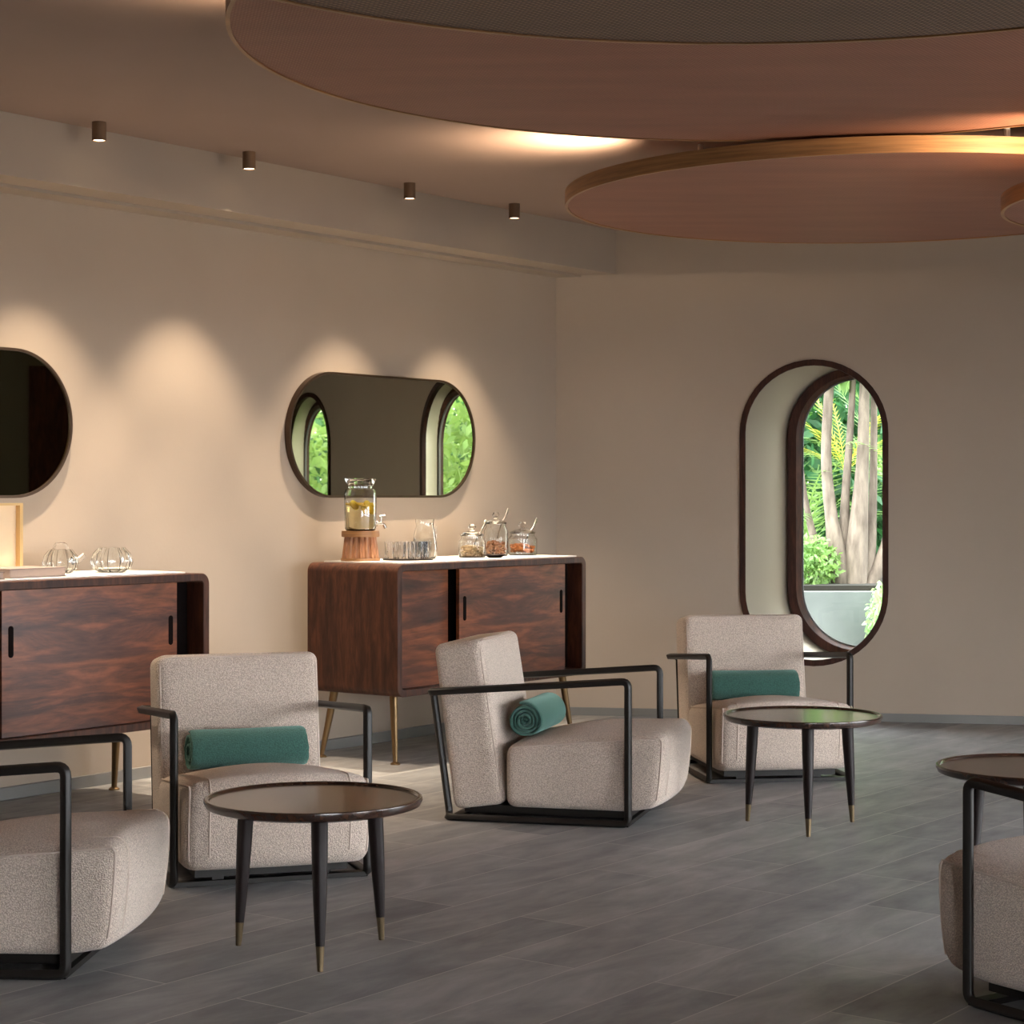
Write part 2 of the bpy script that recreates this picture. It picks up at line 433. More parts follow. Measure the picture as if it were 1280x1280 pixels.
for wi, tc in enumerate(WIN_T):
    w = bpy.data.objects.new('window_%d' % (wi+1), None); COL.objects.link(w); w['kind'] = 'structure'
    bm = bmesh.new(); bridge(bm, [ringR(tc, WHW, WHH, 0.0), ringR(tc+SHIFT*0.5, (WHW+IHW)/2, (WHH+IHH)/2, DEEP*0.5), ringR(tc+SHIFT, IHW+0.004, IHH+0.004, DEEP+0.065)])
    struct('window_reveal', bm, M_REVEAL, w, True)
    bm = bmesh.new(); f = 0.03
    bridge(bm, [ringR(tc, WHW-0.012, WHH-0.012, 0.02), ringR(tc, WHW-0.012, WHH-0.012, -0.012), ringR(tc, WHW+0.022, WHH+0.022, -0.012), ringR(tc, WHW+0.022, WHH+0.022, 0.0)])
    struct('window_trim', bm, M_WINFRAME, w, True)
    bm = bmesh.new(); tt = tc+SHIFT
    bridge(bm, [ringR(tt, IHW+.02, IHH+.02, DEEP+0.055), ringR(tt-.02, IHW+.02, IHH+.02, DEEP-.02), ringR(tt-.02, IHW-0.03, IHH-0.028, DEEP-.02), ringR(tt, IHW-0.042, IHH-0.042, DEEP+0.01), ringR(tt, IHW-0.042, IHH-0.042, DEEP+0.055), ringR(tt, IHW+.02, IHH+.02, DEEP+0.055)])
    struct('window_frame', bm, M_WINFRAME, w, True)
    bm = bmesh.new()
    r0 = [bm.verts.new(p) for p in ringR(tt, IHW-0.041, IHH-0.041, DEEP+0.025)]; bm.faces.new(r0)
    struct('window_pane', bm, M_PANE, w)
    bm = bmesh.new()
    bridge(bm, [ringR(tt, IHW-0.040, IHH-0.040, DEEP+0.014), ringR(tt, IHW-0.052, IHH-0.052, DEEP+0.014), ringR(tt, IHW-0.052, IHH-0.052, DEEP+0.03)])
    struct('window_gasket', bm, simple('gasket', (0.10, 0.10, 0.10), 0.6), w, True)
# east wall: solid near the far end, tall daylight openings nearer the camera
bm = bmesh.new()
for (y0, y1, z0, z1) in ((8.2, E0.y+0.02, -0.12, HC), (-3, 8.2, -0.12, 0.04), (-3, 8.2, 1.95, HC), (7.9, 8.2, 0.04, 1.95), (5.35, 5.75, 0.04, 1.95), (2.9, 3.3, 0.04, 1.95), (-3, 0.9, 0.04, 1.95)):
    add_box(bm, EX, EX+0.35, y0, y1, z0, z1)
struct('wall_east', bm, M_OLIVE)
bm = box_bm(EX-0.06, EX, 9.11, 10.1, 0, 2.3, 0.004); struct('door_1', bm, M_WINFRAME)
bm = bmesh.new(); add_prism(bm, [tuple(Lend), tuple(Lend-NR*0.25), (Lend.x-0.3, -3.0), (Lend.x, -3.0)], -0.12, HC); struct('wall_west', bm, M_WALL)
bm = bmesh.new()
for (x0, x1, z0, z1) in ((Lend.x-0.3, 0.6, -0.12, HC), (0.6, EX+0.35, 2.1, HC), (0.6, EX+0.35, -0.12, 0.1), (0.6, 1.5, 0.1, 2.1), (5.5, EX+0.35, 0.1, 2.1)): add_box(bm, x0, x1, -3.25, -3.0, z0, z1)
struct('wall_south', bm, M_WALL)
# baseboards
bm = bmesh.new(); p0 = Cn; p1 = Lend
add_prism(bm, [tuple(p0), tuple(p1), tuple(p1+NR*0.018), tuple(p0+NR*0.018+RW*0.01)], 0, 0.052); struct('baseboard_left', bm, M_BASE)
bm = bmesh.new(); add_prism(bm, [tuple(Cn), tuple(Cn-RO*0.018+D1*0.0), tuple(E0-RO*0.018), tuple(E0)], 0, 0.047); struct('baseboard_right', bm, M_BASE)

# ------------------------------------------------------------------ ceiling downlights
def downlight(t):
    obj('housing', lathe([(0.0, 0.0), (0.030, 0.0), (0.030, -0.078), (0.026, -0.078), (0.026, -0.070), (0.0, -0.070)], 28), M_CAN, t)
    obj('lens', lathe([(0.0, -0.0715), (0.0255, -0.0715), (0.0255, -0.0745), (0.0, -0.0745)], 24), M_LENS, t)
LPOS = [((-2.267, 7.675), None),  # unseen lamp added past the row's end to light the display panel
        ((-1.734, 8.40), 'small bronze ceiling downlight nearest the picture edge, above the first sideboard'),
        ((-1.20, 9.13), 'small bronze ceiling downlight second along the beam, over the gap between sideboards'),
        ((-0.514, 10.04), 'small bronze ceiling downlight third along the beam, above the drink dispenser'),
        ((0.013, 10.75), 'small bronze ceiling downlight at the far end of the row, next to the lower disc')]
for (x, y), lab in LPOS:
    if lab:
        t = thing('downlight', lab, 'ceiling light', (x, y, HC), 0, 'downlights along the beam'); downlight(t)
    for nm, W, ang, bl in (('downlight_beam', SPOT_W, 74, 0.55), ('downlight_core', HOT_W, 46, 1.0)):
        ld = bpy.data.lights.new(nm, 'SPOT'); lo = bpy.data.objects.new(nm, ld); COL.objects.link(lo)
        ld.energy = W; ld.color = WARM; ld.spot_size = math.radians(ang); ld.spot_blend = bl; ld.shadow_soft_size = 0.02
        lo.location = (x, y, HC-0.085)

# ------------------------------------------------------------------ ceiling discs
def disc(lab, c, r, z, th, mat, rods, lights):
    t = thing('ceiling_disc', lab, 'ceiling panel', (c[0], c[1], z), 0, 'round woven ceiling discs')
    obj('woven_panel', lathe([(0, 0.004), (r-0.012, 0.004), (r-0.012, 0.02), (0, 0.02)], 128), mat, t)
    obj('rim_band', lathe([(r-0.012, 0), (r, 0), (r, th), (r-0.012, th)], 160, cap=False), M_BAND, t)
    for (a, q) in rods:
        obj('hanging_rod', lathe([(0, 0.02), (0.012, 0.02), (0.012, HC-z), (0, HC-z)], 12, (q*r*math.cos(a), q*r*math.sin(a))), M_WHITE, t)
    for (x, y, W, cone, aim) in lights:
        obj('uplight_and_fill', lathe([(0, 0.02), (0.05, 0.02), (0.05, 0.035), (0, 0.035)], 20, (x-c[0], y-c[1])), M_BRONZE, t)
        ld = bpy.data.lights.new('disc_uplight_and_fill', 'SPOT'); lo = bpy.data.objects.new('disc_uplight_and_fill', ld); COL.objects.link(lo)
        ld.spot_size = math.radians(cone); ld.spot_blend = 1.0; ld.shadow_soft_size = 0.04
        ld.energy = W; ld.color = (1, 0.74, 0.48); lo.location = (x, y, z+0.05)
        lo.rotation_euler = Vector(aim).to_track_quat('-Z', 'Y').to_euler()
    return t
disc('large copper woven ceiling disc whose curved end hangs nearest the downlights', (0.827, 5.612), 1.615, 2.58, 0.06, M_WEAVE, [(2.6, .7), (0.6, .7), (4.6, .7)], [(-0.66, 6.0, 48.0, 124, (-.4, .1, 1)), (1.85, 6.65, 22, 150, (0, .2, 1))])  # second lamp is hidden fill, added for warm bounce off the ceiling
disc('copper woven ceiling disc with a glowing orange rim, hung before the window wall', (1.502, 8.319), 1.281, 2.51, 0.06, M_WEAVE, [(2.4, .7), (-1.28, 0.83), (1.0, .7)], [(0.36, 8.74, 48.0, 128, (-.5, .22, 1)), (2.0, 9.1, 28, 160, (0, .3, 1))])  # second lamp is unseen, added to brighten the top of the right wall
disc('mesh ceiling disc darkened for dim light, cut off by the top of the view', (0.53, 3.38), 1.50, 2.40, 0.06, M_WEAVE_DIM, [(2.6, .7), (0.6, .7)], [])
disc('small low ceiling disc peeking in under the glowing orange rim', (2.62, 7.1), 0.86, 2.33, 0.06, M_WEAVE, [(2.0, .6), (0.0, .6)], [(1.96, 6.60, 55.0, 100, (-.5, .8, .10))])

# ------------------------------------------------------------------ mirrors
def mirror(t):
    hw, hh = 0.765, 0.322
    ring = capsule(hw, hh, 32); rin = capsule(hw-0.012, hh-0.012, 32)
    def P(r, y): return [(x, y, z) for x, z in r]
    bm = bmesh.new(); bridge(bm, [P(rin, -0.028), P(rin, -0.036), P(ring, -0.036), P(ring, -0.002)]); obj('frame', bm, M_BRONZE, t)
    bm = bmesh.new(); bm.faces.new([bm.verts.new(p) for p in P(capsule(hw-0.011, hh-0.011, 32), -0.029)])
    vs_ = [bm.verts.new(p) for p in P(capsule(hw-0.011, hh-0.011, 32), -0.004)]; bm.faces.new(vs_)
    obj('mirror_glass', bm, M_MIRROR, t, smooth=False)
for s, lab in ((1.60, 'capsule shaped tinted mirror on the wall above the drink dispenser and jars'), (4.535, 'capsule shaped tinted mirror above the sideboard with books, cut by the picture edge')):
    p = at_left(s, 0.0)
    t = thing('wall_mirror', lab, 'mirror', (p.x, p.y, 1.613), ANG_L, 'capsule mirrors on the wall'); mirror(t)

# ------------------------------------------------------------------ sideboards
SL, SD, SZ0, SZ1 = 1.61, 0.58, 0.33, 0.97
def rrect(x0, x1, z0, z1, r, n=6):
    out = []
    for cx, cz, a0 in ((x1-r, z1-r, 0), (x0+r, z1-r, PI/2), (x0+r, z0+r, PI), (x1-r, z0+r, 1.5*PI)):
        for k in range(n+1): a = a0+PI/2*k/n; out.append((cx+r*math.cos(a), cz+r*math.sin(a)))
    return out
def sideboard(lab, loc):
    t = thing('sideboard', lab, 'sideboard', loc, ANG_L, 'rosewood sideboards along the wall')
    hx, hy = SL/2, SD/2
    o = rrect(-hx, hx, SZ0, SZ1, 0.045); i = rrect(-hx+0.036, hx-0.036, SZ0+0.034, SZ1-0.034, 0.016)
    bm = bmesh.new()
    def P(r, y): return [(x, y, z) for x, z in r]
    vr = bridge(bm, [P(i, hy-0.02), P(i, -hy+0.003), P(rrect(-hx+0.033, hx-0.033, SZ0+0.031, SZ1-0.031, 0.019), -hy), P(rrect(-hx+0.003, hx-0.003, SZ0+0.003, SZ1-0.003, 0.042), -hy), P(o, -hy+0.003), P(o, hy)])
    bm.faces.new(vr[-1])
    obj('case', bm, M_CASE, t)
    bm = box_bm(-hx+0.036, hx-0.036, -hy+0.10, -hy+0.12, SZ0+0.034, SZ1-0.034); obj('gap_shade_panel', bm, M_INNER, t, False)  # black sheet close behind the doors, standing for the shade in the gaps
    for (x0, x1, y, hs) in ((0.040, 0.452, 0.048, (0.062,)), (0.508, 1.436, 0.020, (0.552, 1.400))):
        d = obj('sliding_door', box_bm(x0-hx, x1-hx, -hy+y, -hy+y+0.02, SZ0+0.036, SZ1-0.036, 0.0015), M_DOOR, t, False)
        for h in hs:
            bm = bmesh.new(); pts = [(h-hx+a, 0.735+c) for a, c in capsule(0.0125, 0.062, 10)]
            f0 = [bm.verts.new((x, -hy+y-0.0015, z)) for x, z in pts]; f1 = [bm.verts.new((x, -hy+y+0.012, z)) for x, z in pts]
            bm.faces.new(f0); bm.faces.new(f1)
            for k in range(len(pts)): bm.faces.new((f0[k], f0[(k+1) % len(pts)], f1[(k+1) % len(pts)], f1[k]))
            obj('slot_handle', bm, M_INNER, d, False)
    for sx in (-1, 1):
        for sy in (-1, 1):
            top = Vector((sx*(hx-0.09), sy*(hy-0.10), SZ0+0.005)); bot = Vector((sx*(hx-0.055), sy*(hy-0.045), 0.0))
            if sy < 0: bot.y = -hy+0.06
            bm = bmesh.new(); add_tube(bm, [top, top.lerp(bot, .5), bot+Vector((0, 0, .012)), bot+Vector((0, 0, .006))], [0.021, 0.017, 0.012, 0.012], seg=14)
            add_lathe(bm, [(0, 0), (0.024, 0), (0.024, 0.006), (0.012, 0.014), (0, 0.014)], 18, (bot.x, bot.y))
            obj('leg', bm, M_LEGBRASS, t)
    return t
F = Vector((-0.549, 9.60)); TOW = -NR
def on_sb(s, w): p = F+D1*s+TOW*w; return p
p = on_sb(SL/2, SD/2); SB2 = sideboard('rosewood sideboard in the corner holding the drink dispenser and glass jars', (p.x, p.y, 0))
p = on_sb(-2.874+SL/2, SD/2); SB1 = sideboard('rosewood sideboard cut by the picture edge, holding books and glass pots', (p.x, p.y, 0))
def runner(lab, s0, s1, w0, w1):
    p = on_sb((s0+s1)/2, (w0+w1)/2); a, b = (s1-s0)/2, (w1-w0)/2
    o = obj('runner_and_glare', box_bm(-a, a, -b, b, 0, 0.006, 0.002), M_WHITE); o.location = (p.x, p.y, SZ1); o.rotation_euler = (0, 0, ANG_L)
    tag(o, lab, 'table runner', 'white runners on the sideboards')
runner('long white runner under the drink dispenser and jars on the corner sideboard', 0.09, 1.56, 0.03, 0.55)
runner('white sheet standing for glare under the books and glass pots on the left sideboard', -2.86, -1.36, 0.05, 0.50)  # white sheet put where the glossy top reflects the lit wall
TOPZ = SZ1+0.006

# ------------------------------------------------------------------ drinks and jars on the corner sideboard
def place(name, lab, cat, s, w, z=None, rot=0, group=None):
    p = on_sb(s, w); return thing(name, lab, cat, (p.x, p.y, TOPZ if z is None else z), ANG_L+rot, group)
S0, W0 = 0.205, 0.41
t = place('dispenser_stand', 'ribbed round wooden stand under the glass drink dispenser', 'stand', S0, W0)
obj('base_plate', lathe([(0, 0), (0.098, 0), (0.098, 0.014), (0, 0.014)], 40), M_BAND, t)
M_RIB = wood('stand_wood', ((0.30, 0.13, 0.06), (0.42, 0.20, 0.10), (0.50, 0.26, 0.13)), (5, 5, 1), 0.5)
bm = bmesh.new(); N = 18
prof = [(0.094, 0.014), (0.088, 0.06), (0.080, 0.12)]
rings = []
for r, z in prof:
    rings.append([bm.verts.new(((r-0.010*(k % 4 >= 2))*math.cos(2*PI*k/(4*N)), (r-0.010*(k % 4 >= 2))*math.sin(2*PI*k/(4*N)), z)) for k in range(4*N)])
for a, b in zip(rings, rings[1:]):
    for k in range(4*N): bm.faces.new((a[k], a[(k+1) % (4*N)], b[(k+1) % (4*N)], b[k]))
bm.faces.new(rings[0]); bm.faces.new(rings[-1]); obj('ribbed_drum', bm, M_RIB, t, smooth=False)
obj('top_plate', lathe([(0, 0.12), (0.094, 0.12), (0.096, 0.128), (0.094, 0.15), (0, 0.15)], 40), M_BAND, t)
t = place('drink_dispenser', 'glass drink dispenser of lemon water with a metal tap', 'drink dispenser', S0, W0, TOPZ+0.151)
def jar_shell(prof_out, th=0.004, seg=40):
    inner = [(max(r-th, 0), z) for r, z in prof_out][::-1]
    inner = [(r, z) for r, z in inner if z > prof_out[0][1]+th] + [(0, prof_out[0][1]+th)]
    return lathe([(0, prof_out[0][1])] + prof_out + inner, seg, cap=False)
obj('glass_body', jar_shell([(0.070, 0), (0.078, 0.008), (0.080, 0.02), (0.081, 0.185), (0.074, 0.205), (0.062, 0.212), (0.062, 0.222)]), M_GLASS, t)
obj('lemon_water', lathe([(0, 0.006), (0.07, 0.006), (0.0755, 0.02), (0.0765, 0.140), (0, 0.140)], 40), M_LEMONW, t)
obj('glass_lid', lathe([(0, 0.222), (0.060, 0.222), (0.064, 0.228), (0.080, 0.258), (0.078, 0.262), (0.030, 0.256), (0, 0.256)], 40), M_GLASS, t)
for k, (a, z, ti) in enumerate(((3.9, .128, .3), (4.7, .124, 1.2), (5.5, .129, .35), (4.3, .110, 1.3), (5.1, .106, 1.1), (0.2, .127, .3), (3.1, .126, 1.0), (1.6, .128, .2))):
    bm = lathe([(0, 0), (0.027, 0), (0.028, .003), (.027, .006), (0, .006)], 20)
    bmesh.ops.transform(bm, matrix=Matrix.Translation((0.045*math.cos(a), 0.045*math.sin(a), z)) @ Matrix.Rotation(ti, 4, 'X') @ Matrix.Rotation(a, 4, 'Z'), verts=bm.verts)
    obj('lemon_slice', bm, M_LEMON, t)
bm = bmesh.new(); ta = -0.65; u = Vector((math.cos(ta), math.sin(ta), 0))
add_tube(bm, fillet([u*0.078+Vector((0, 0, .035)), u*0.118+Vector((0, 0, .035)), u*0.128+Vector((0, 0, .012))], .012), 0.008, seg=12)
add_tube(bm, [u*0.104+Vector((0, 0, .035)), u*0.106+Vector((0, 0, .07))], 0.005, seg=10)
add_tube(bm, [u*0.094+Vector((0, 0, .07)), u*0.125+Vector((0, 0, .074))], 0.006, seg=10)
add_tube(bm, [u*0.080+Vector((0, 0, .035)), u*0.086+Vector((0, 0, .035))], 0.015, seg=16)
obj('tap', bm, M_STEEL, t)
# tray with tumblers and a pitcher
t = place('glass_tray', 'dark oval tray under the cluster of fluted tumblers', 'tray', 0.447, 0.30)
bm = bmesh.new(); add_lathe(bm, [(0, 0), (0.12, 0), (0.125, 0.010), (0.118, 0.010), (0.114, .005), (0, .005)], 40); 
for v in bm.verts: v.co.x *= 1.12
obj('tray', bm, M_LEG, t)
def tumbler(t):
    n = 48; bm = bmesh.new()
    prof = [(.027, 0, 0), (.0305, .004, 1), (.033, .05, 1), (.0345, .088, .3), (.0318, .088, 0), (.030, .05, 0), (.0265, .012, 0)]
    rings = [[bm.verts.new(((r+.0018*f*(math.cos(12*2*PI*k/n)))*math.cos(2*PI*k/n), (r+.0018*f*(math.cos(12*2*PI*k/n)))*math.sin(2*PI*k/n), z)) for k in range(n)] for r, z, f in prof]
    for a, b in zip(rings, rings[1:]):
        for k in range(n): bm.faces.new((a[k], a[(k+1) % n], b[(k+1) % n], b[k]))
    bm.faces.new(rings[0]); bm.faces.new(rings[-1]); obj('glass', bm, M_TUMBLER, t)
tum = None
TL = ['fluted tumbler at the dispenser end of the tray, front row', 'fluted tumbler second from the dispenser in the front row on the tray',
      'fluted tumbler third from the dispenser in the front row on the tray', 'fluted tumbler at the jar end of the front row on the tray', 'fluted tumbler in the back row nearest the dispenser', 'fluted tumbler in the back row beside the pitcher']
for (s, w), lab in zip(((0.358, .285), (0.412, .232), (0.484, .232), (0.546, .272), (0.39, .362), (0.462, .318)), TL):
    p = on_sb(s, w); z = TOPZ+0.0055
    if tum is None:
        tum = place('tumbler', lab, 'drinking glass', s, w, z, 0, 'tumblers on the tray'); tumbler(tum)
    else: dup(tum, (p.x, p.y, z), ANG_L, lab)
t = place('water_pitcher', 'clear glass pitcher half full of water behind the tumblers', 'pitcher', 0.655, 0.36)
obj('glass_body', jar_shell([(0.052, 0), (0.062, .01), (0.066, .05), (0.056, .13), (0.046, .17), (0.050, .205)], .0035, 32), M_GLASS, t)
obj('water', lathe([(0, .0045), (0.05, .005), (0.0575, .012), (0.0618, .05), (0.0560, .105), (0, .105)], 32), M_WATER, t)
obj('handle', tube(fillet([(0.048, 0, .18), (0.095, 0, .17), (0.095, 0, .08), (0.060, 0, .06)], .03), 0.006, seg=10), M_GLASS, t)
def nuts(name, mat, r, h, n, sz, parent):
    rnd = random.Random(n); bm = bmesh.new()
    for k in range(n):
        a = rnd.random()*2*PI; q = (r-sz)*math.sqrt(rnd.random()); z = 0.008+sz+rnd.random()*(h-sz)*(1-0.25*(q/r)**2)
        m = Matrix.Translation((q*math.cos(a), q*math.sin(a), z)) @ Matrix.Rotation(rnd.random()*6, 4, 'Z') @ Matrix.Rotation(rnd.random()*6, 4, 'X') @ Matrix.Diagonal((sz*1.35, sz*.85, sz*.7, 1))
        bmesh.ops.create_icosphere(bm, subdivisions=1, radius=1, matrix=m)
    o = obj(name, bm, mat, parent); o['kind'] = 'stuff'; return o
M_NUT = [simple('pale_nut', (0.62, 0.46, 0.26), .6), simple('brown_nut', (0.36, 0.15, 0.06), .5), simple('dried_fruit', (0.62, 0.22, 0.07), .45)]
JARS = [('low clear jar of pale nuts nearest the pitcher, with a spoon', 0.98, 0.30, 0.072, 0.10, 0, 0.058),
        ('tall clear jar of brown nuts between the two lower jars', 1.27, 0.36, 0.066, 0.16, 1, 0.075),
        ('wide clear jar of orange dried fruit at the wall end', 1.475, 0.33, 0.080, 0.105, 2, 0.05)]
for lab, s, w, r, h, k, fill in JARS:
    t = place('lidded_jar', lab, 'jar', s, w, None, 0, 'lidded snack jars')
    obj('glass_body', jar_shell([(r*.93, 0), (r, .006), (r, h*.85), (r*.82, h), (r*.82, h+.012)], .003, 36), M_GLASS, t)
    obj('lid', lathe([(0, h+.013), (r*.86, h+.013), (r*.9, h+.02), (r*.5, h+.034), (r*.2, h+.04), (r*.16, h+.046), (r*.3, h+.06), (r*.2, h+.075), (0, h+.078)], 32), M_GLASS, t)
    nuts('snacks', M_NUT[k], r-.006, fill, (150, 110, 90)[k], (.009, .011, .013)[k], t)
    obj('spoon', tube([(r*.2, 0, h*.6), (r*.8, 0, h+.02), (r*1.25, 0, h+.05), (r*1.5, 0, h+.075), (r*1.65, 0, h+.095)], [.004, .004, .004, .008, .005], seg=10), M_STEEL, t)
t = place('snack_dish', 'shallow dark oval dish in front of the pale nut jar', 'dish', 1.00, 0.165)
bm = lathe([(0, 0), (0.03, 0), (0.062, 0.016), (0.060, 0.018), (0.028, .004), (0, .004)], 28); obj('dish', bm, M_LEG, t)

# ------------------------------------------------------------------ things on the left sideboard
def stack_book(t, a, b, h, cover):
    obj('cover', (lambda bm: (add_box(bm, -a, a, -b, b, 0, .004), add_box(bm, -a, a, -b, b, h-.004, h), add_box(bm, -a, -a+.004, -b, b, .004, h-.004), bm)[-1])(bmesh.new()), cover, t, False)
    obj('pages', box_bm(-a+.005, a-.004, -b+.004, b-.004, .0045, h-.0045), M_PAGES, t, False)
M_PAGES = simple('book_pages', (0.36, 0.28, 0.245), .8); M_COV1 = simple('grey_pink_cover', (0.26, 0.20, 0.18), .6); M_COV2 = simple('taupe_cover', (0.20, 0.145, 0.12), .6)
p = on_sb(-2.13, .20)
t = thing('book', 'grey-pink hardback lying flat beside the glass teapot', 'book', (p.x, p.y, TOPZ), ANG_L+0.05, 'books on the sideboard'); stack_book(t, .15, .11, .038, M_COV1)
p = on_sb(-2.46, .19)
t = thing('book', 'taupe hardback lying flat under the cream display panel', 'book', (p.x, p.y, TOPZ), ANG_L-0.03, 'books on the sideboard'); stack_book(t, .15, .12, .03, M_COV2)
p = on_sb(-2.10, .41)
t = thing('display_panel', 'cream upright display panel with a gold edge, cut by the picture edge', 'display panel', (p.x, p.y, TOPZ), ANG_L+0.12)
bm = box_bm(-.17, .13, -.012, .012, .004, .285, .003); obj('panel', bm, simple('cream_card', (0.78, 0.62, 0.42), .6), t, False)
bm = bmesh.new(); add_box(bm, .13, .148, -.035, .035, 0, .295); add_box(bm, -.19, -.17, -.035, .035, 0, .295); add_box(bm, -.17, .13, -.035, .035, .285, .295); add_box(bm, -.17, .13, -.035, .035, 0, .004)
obj('gold_frame', bm, simple('gold_frame', (0.60, 0.42, 0.20), .35, .3), t, False)
def ribbed_pot(t, r, h):
    n = 40; bm = bmesh.new()
    prof = [(.55, 0), (.9, .15), (1.0, .42), (.9, .75), (.62, 1.0), (.58, 1.0), (.84, .74), (.94, .42), (.84, .17), (.5, .04)]
    rings = [[bm.verts.new((r*q*(1+.085*math.cos(10*2*PI*k/n))*math.cos(2*PI*k/n), r*q*(1+.085*math.cos(10*2*PI*k/n))*math.sin(2*PI*k/n), h*z)) for k in range(n)] for q, z in prof]
    for a, b in zip(rings, rings[1:]):
        for k in range(n): bm.faces.new((a[k], a[(k+1) % n], b[(k+1) % n], b[k]))
    bm.faces.new(rings[0]); bm.faces.new(rings[-1]); return bm
p = on_sb(-1.575, .27)
t = thing('glass_vase', 'squat ribbed clear glass vase alone near the sideboard end', 'vase', (p.x, p.y, TOPZ), ANG_L); obj('bowl', ribbed_pot(t, .083, .105), M_GLASS, t)
p = on_sb(-1.76, .38)
t = thing('glass_teapot', 'clear glass teapot with a spout behind the grey-pink book', 'teapot', (p.x, p.y, TOPZ), ANG_L)
obj('body', ribbed_pot(t, .07, .10), M_GLASS, t)
obj('spout', tube([(.055, -.01, .05), (.085, -.02, .055), (.105, -.03, .075)], [.018, .013, .011], seg=12), M_GLASS, t)
obj('handle', tube(fillet([(-.04, 0, .095), (-.03, 0, .125), (.03, 0, .125), (.04, 0, .095)], .02), .004, seg=8), M_GLASS, t)

# ------------------------------------------------------------------ armchairs
HX = 0.33
def armchair(lab):
    t = thing('armchair', lab, 'armchair', (0, 0, 0), 0, 'cream armchairs with black frames')
    # seat: y from -0.235 (behind, at the backrest) to 0.505 (nose)
    hx, hy, hz = 0.308, 0.322, 0.124
    def seat_fn(p):
        x, y, z = p; u, v = x/hx, y/hy
        top = (z+hz)/(2*hz)
        nz = z + max(0, top-0.55)/0.45*0.045*(1-u*u)*(1-(0.55 if v > 0 else 0.95)*v*v) + top*0.060*(v+1)/2
        ny = y
        if v > 0: ny += 0.030*(1-u*u)*v*v - (1-top)**2*0.028*v
        if v > 0.6: nz += (1-top)**2*0.022*(v-0.6)/0.4
        nx = x*(1+0.012*math.sin(PI*min(1, max(0, top))))
        return (nx, 0.180+ny, 0.179+nz)
    s = obj('seat', soft_box(hx, hy, hz, 0.040, seat_fn, 10), M_FABRIC, t)
    for sx in (-1, 1):
        pa = [seat_fn((sx*(hx-0.010), -hy+0.03+(2*hy-0.05)*k/16, hz-0.010)) for k in range(17)]
        pa += [seat_fn((sx*(hx-0.011), hy-0.012, hz-0.02-(2*hz-0.05)*k/10)) for k in range(11)]
        obj('piping', tube(pa, 0.0038, seg=8), M_PIPE, s)
        pa = [seat_fn((sx*(hx-0.075), hy-0.12+0.08*k/4, hz-0.001)) for k in range(4)]
        pa += [seat_fn((sx*(hx-0.075), hy-0.040+0.0395*math.sin(PI/2*k/8), hz-0.040+0.0395*math.cos(PI/2*k/8))) for k in range(8)]
        pa += [seat_fn((sx*(hx-0.075), hy-0.0005, hz-0.040-(2*hz-0.08)*k/10)) for k in range(11)]
        obj('piping', tube(pa, 0.0035, seg=8), M_PIPE, s)
    # backrest, leaning
    bx, by, bz = 0.298, 0.1075, 0.335
    tilt = Matrix.Translation((0, -0.2545, 0.05)) @ Matrix.Rotation(math.radians(8.0), 4, 'X')
    def back_fn(p):
        x, y, z = p
        y2 = y*(1-0.06*(z+bz)/(2*bz))
        if y > 0: y2 += 0.012*(1-(x/bx)**2)*(1-(z/bz)**2)
        return tilt @ Vector((x, y2, z+bz))
    b = obj('backrest', soft_box(bx, by, bz, 0.036, back_fn, 10), M_FABRIC, t)
    bm = bmesh.new()
    ring = [(x, z) for x, z in rrect(-bx+.012, bx-.012, -bz+.012, bz-.012, .04, 6)]
    dense = []
    for i in range(len(ring)):
        a_, b_ = Vector(ring[i]), Vector(ring[(i+1) % len(ring)])
        k = max(1, int((b_-a_).length/.05))
        for q in range(k): dense.append(a_.lerp(b_, q/k))
    add_tube(bm, [back_fn(Vector((x, by-.010, z))) for x, z in dense], .0038, seg=8, closed=True)
    obj('piping', bm, M_PIPE, b)
    for sx in (-1, 1):
        pts = [(sx*HX, -0.449, 0.512), (sx*HX, 0.365, 0.574), (sx*HX, 0.365, 0.013), (sx*HX, -0.376, 0.013), (sx*0.278, -0.380, 0.013), (sx*0.278, -0.449, 0.510)]
        obj('side_frame', tube(fillet(pts, 0.028, 5, True), 0.0122, seg=16, closed=True, square=True, up=Vector((1, 0, 0))), M_METAL, t)
    for y in (0.345, -0.345):
        obj('crossbar', box_bm(-HX, HX, y-.02, y+.02, .002, .018, .003), M_METAL, t)
    bm = box_bm(-.26, .26, -.30, .36, .03, .058, .004); add_box(bm, -.2, -.16, -.34, .345, .012, .03); add_box(bm, .16, .2, -.34, .345, .012, .03)
    obj('base_plate', bm, M_METAL, t)
    return t
def rot_for(f): return math.atan2(f[1], f[0])-PI/2
CH = [((-0.921, 7.073), (0.315, -0.949), 'cream armchair with a dark green towel roll, behind the round table on the left'),
      ((0.188, 8.243), (0.965, -0.26), 'cream armchair seen from its side in the middle, spiral end of towel showing'),
      ((-1.543, 5.721), (0.998, -0.06), 'cream armchair with an empty seat at the bottom left, facing right'),
      ((1.162, 9.441), (0.15, -0.989), 'cream armchair in front of the capsule window, farthest from the camera'),
      ((1.641, 4.982), (-0.56, 0.83), 'cream armchair at the bottom right corner, turned away from the camera')]
ch0 = armchair(CH[0][2])
ch0.location = (*CH[0][0], 0); ch0.rotation_euler = (0, 0, rot_for(CH[0][1]))
for c, f, lab in CH[1:]: dup(ch0, (*c, 0), rot_for(f), lab)

